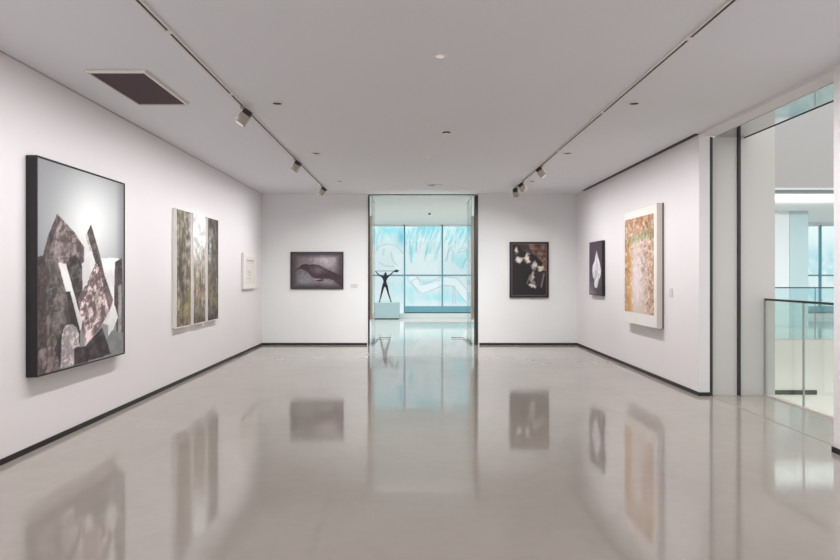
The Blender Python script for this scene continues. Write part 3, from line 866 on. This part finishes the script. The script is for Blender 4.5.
MB().ring((0, 0, 0), .038, .068, .012).build('trim_ring', M['white_metal'], o, smooth=True)
MB().cyl((0, 0, -.003), .038, .003).build('lens', M['lens_on'], o)
tag(o, 'bright recessed downlight in the middle of the ceiling', 'downlight')

# detector, sprinklers and small covers along the middle
o = empty('smoke_detector', (.45, 7.86, H))
MB().cyl((0, 0, -.009), .062, .016).build('base', M['white_metal'], o)
MB().cyl((0, 0, -.026), .045, .016, r2=.052).build('sensor_ring', M['lamp_back'], o)
MB().cyl((0, 0, -.039), .05, .008, r2=.046).build('cap', M['white_metal'], o)
tag(o, 'round smoke detector on the ceiling past the bright downlight', 'detector')
for x, y, lb in ((.21, 7.4, 'small white sprinkler nearest the smoke detector'), (.24, 9.6, 'small white sprinkler halfway to the doorway'), (.25, 12.2, 'small white sprinkler just before the doorway')):
    o = empty('ceiling_sprinkler', (x, y, H))
    MB().cyl((0, 0, -.005), .035, .008).build('rosette', M['white_metal'], o)
    MB().cyl((0, 0, -.02), .012, .022).build('nozzle', M['white_metal'], o)
    MB().cyl((0, 0, -.034), .022, .004).build('deflector', M['white_metal'], o)
    tag(o, lb, 'sprinkler', 'ceiling sprinklers')
o = empty('ceiling_sensor', (.47, 12.45, H))
MB().box(-.16, .16, -.04, .04, -.018, -.001, .004).build('housing', M['white_metal'], o)
MB().box(-.12, .0, -.03, .03, -.024, -.0185, .002).build('sensor_window', M['lamp_back'], o)
tag(o, 'flat oblong ceiling sensor directly in front of the doorway', 'sensor')
o = empty('ceiling_sprinkler', (.55, 18.9, HF))
MB().cyl((0, 0, -.006), .05, .01).build('rosette', M['steel'], o)
MB().cyl((0, 0, -.03), .03, .04).build('nozzle', M['lamp_back'], o)
tag(o, 'dark ceiling fitting in the hall beyond the doorway', 'sprinkler')

# ------------------------------------------------------------------ light
wd = bpy.data.worlds.new('overcast'); scene.world = wd; wd.use_nodes = True
nt = wd.node_tree
bg = nt.nodes['Background']
bg.inputs[0].default_value = (.97, 1.0, .99, 1)
bg.inputs[1].default_value = 1.8

# added fill lamps, no real fittings; those along the tracks bounce off the walls
def fill_lamp(name, loc, d, length, e, along='Y', w=.06, col=(1, .988, .985), spread=104):
    L = bpy.data.lights.new(name, 'AREA'); L.shape = 'RECTANGLE'; L.size = length; L.size_y = w; L.energy = e; L.color = col
    L.spread = math.radians(spread)
    o = bpy.data.objects.new(name, L); COL.objects.link(o); o.location = loc
    z = -Vector(d).normalized()
    x = Vector((0, 1, 0)) if along == 'Y' else Vector((1, 0, 0))
    y = z.cross(x).normalized()
    o.rotation_euler = Matrix((x, y, z)).transposed().to_euler()
    return o
FILL = 1.0
fill_lamp('wall_fill', (-1.93, 4.2, 3.45), (-1, 0, -1.25), 17.5, 150 * FILL, w=.06)
fill_lamp('wall_fill', (2.25, 4.2, 3.45), (1, 0, -1.25), 17.5, 150 * FILL, w=.06)
fill_lamp('end_fill', (-1.2, 11.0, 3.45), (0, 1, -1.12), .7, 29, 'X', w=.06, col=(.99, 1, 1), spread=88)  # added fill aimed at the end wall
fill_lamp('end_fill', (1.5, 11.0, 3.45), (0, 1, -1.12), .7, 29, 'X', w=.06, col=(.99, 1, 1), spread=88)
fill_lamp('hall_fill', (.4, 18.9, 3.55), (0, .0, -1), 8.0, 520, 'X', 7.0, (.88, .98, 1), 100)  # added fill over the far hall, without a fitting
fill_lamp('gallery_fill', (.16, 4.4, 3.49), (0, 0, -1), 17, 120, 'Y', 3.4, (1, .985, .98), 116)  # added fill lamp evening out the gallery floor
fill_lamp('portal_fill', (.25, 14.2, 3.3), (0, .0, 1), 2.4, 14, 'X', .1, (.95, .99, 1), 170)  # added upward fill brightening the ceiling just behind the door head
fill_lamp('hall_fill', (11.5, 19.0, 3.55), (0, .0, -1), 12.0, 520, 'X', 6.0, (.90, .98, 1), 100)  # added fill over the hall past the atrium
fill_lamp('portal_fill', (10.5, 15.9, 3.2), (0, .0, 1), 9.0, 110, 'X', 1.2, (.95, .99, 1), 170)  # added upward fill for the hall ceiling past the atrium
fill_lamp('void_fill', (10.5, 8.6, -.2), (0, .65, -.76), 9.0, 260, 'X', .3, (1, .98, .95), 100)  # added fill for the slab wall below the far railing

# ------------------------------------------------------------------ camera
cd = bpy.data.cameras.new('camera'); cam = bpy.data.objects.new('camera', cd); COL.objects.link(cam)
cam.location = (0, 0, CAM_H); cam.rotation_euler = (math.pi / 2, 0, 0)
cd.sensor_fit = 'HORIZONTAL'; cd.sensor_width = 36.0; cd.lens = 36.0 * F / 840.0
cd.shift_x = (420 - CX) / 840.0
cd.shift_y = (CY - 280) / 840.0
cd.clip_start = .05
scene.camera = cam

scene.cycles.use_denoising = True
scene.cycles.max_bounces = 10
scene.cycles.diffuse_bounces = 6
scene.cycles.transparent_max_bounces = 24
scene.cycles.sample_clamp_indirect = 6
scene.cycles.caustics_reflective = False
scene.view_settings.view_transform = 'Standard'
scene.view_settings.look = 'None'
scene.view_settings.exposure = -0.17
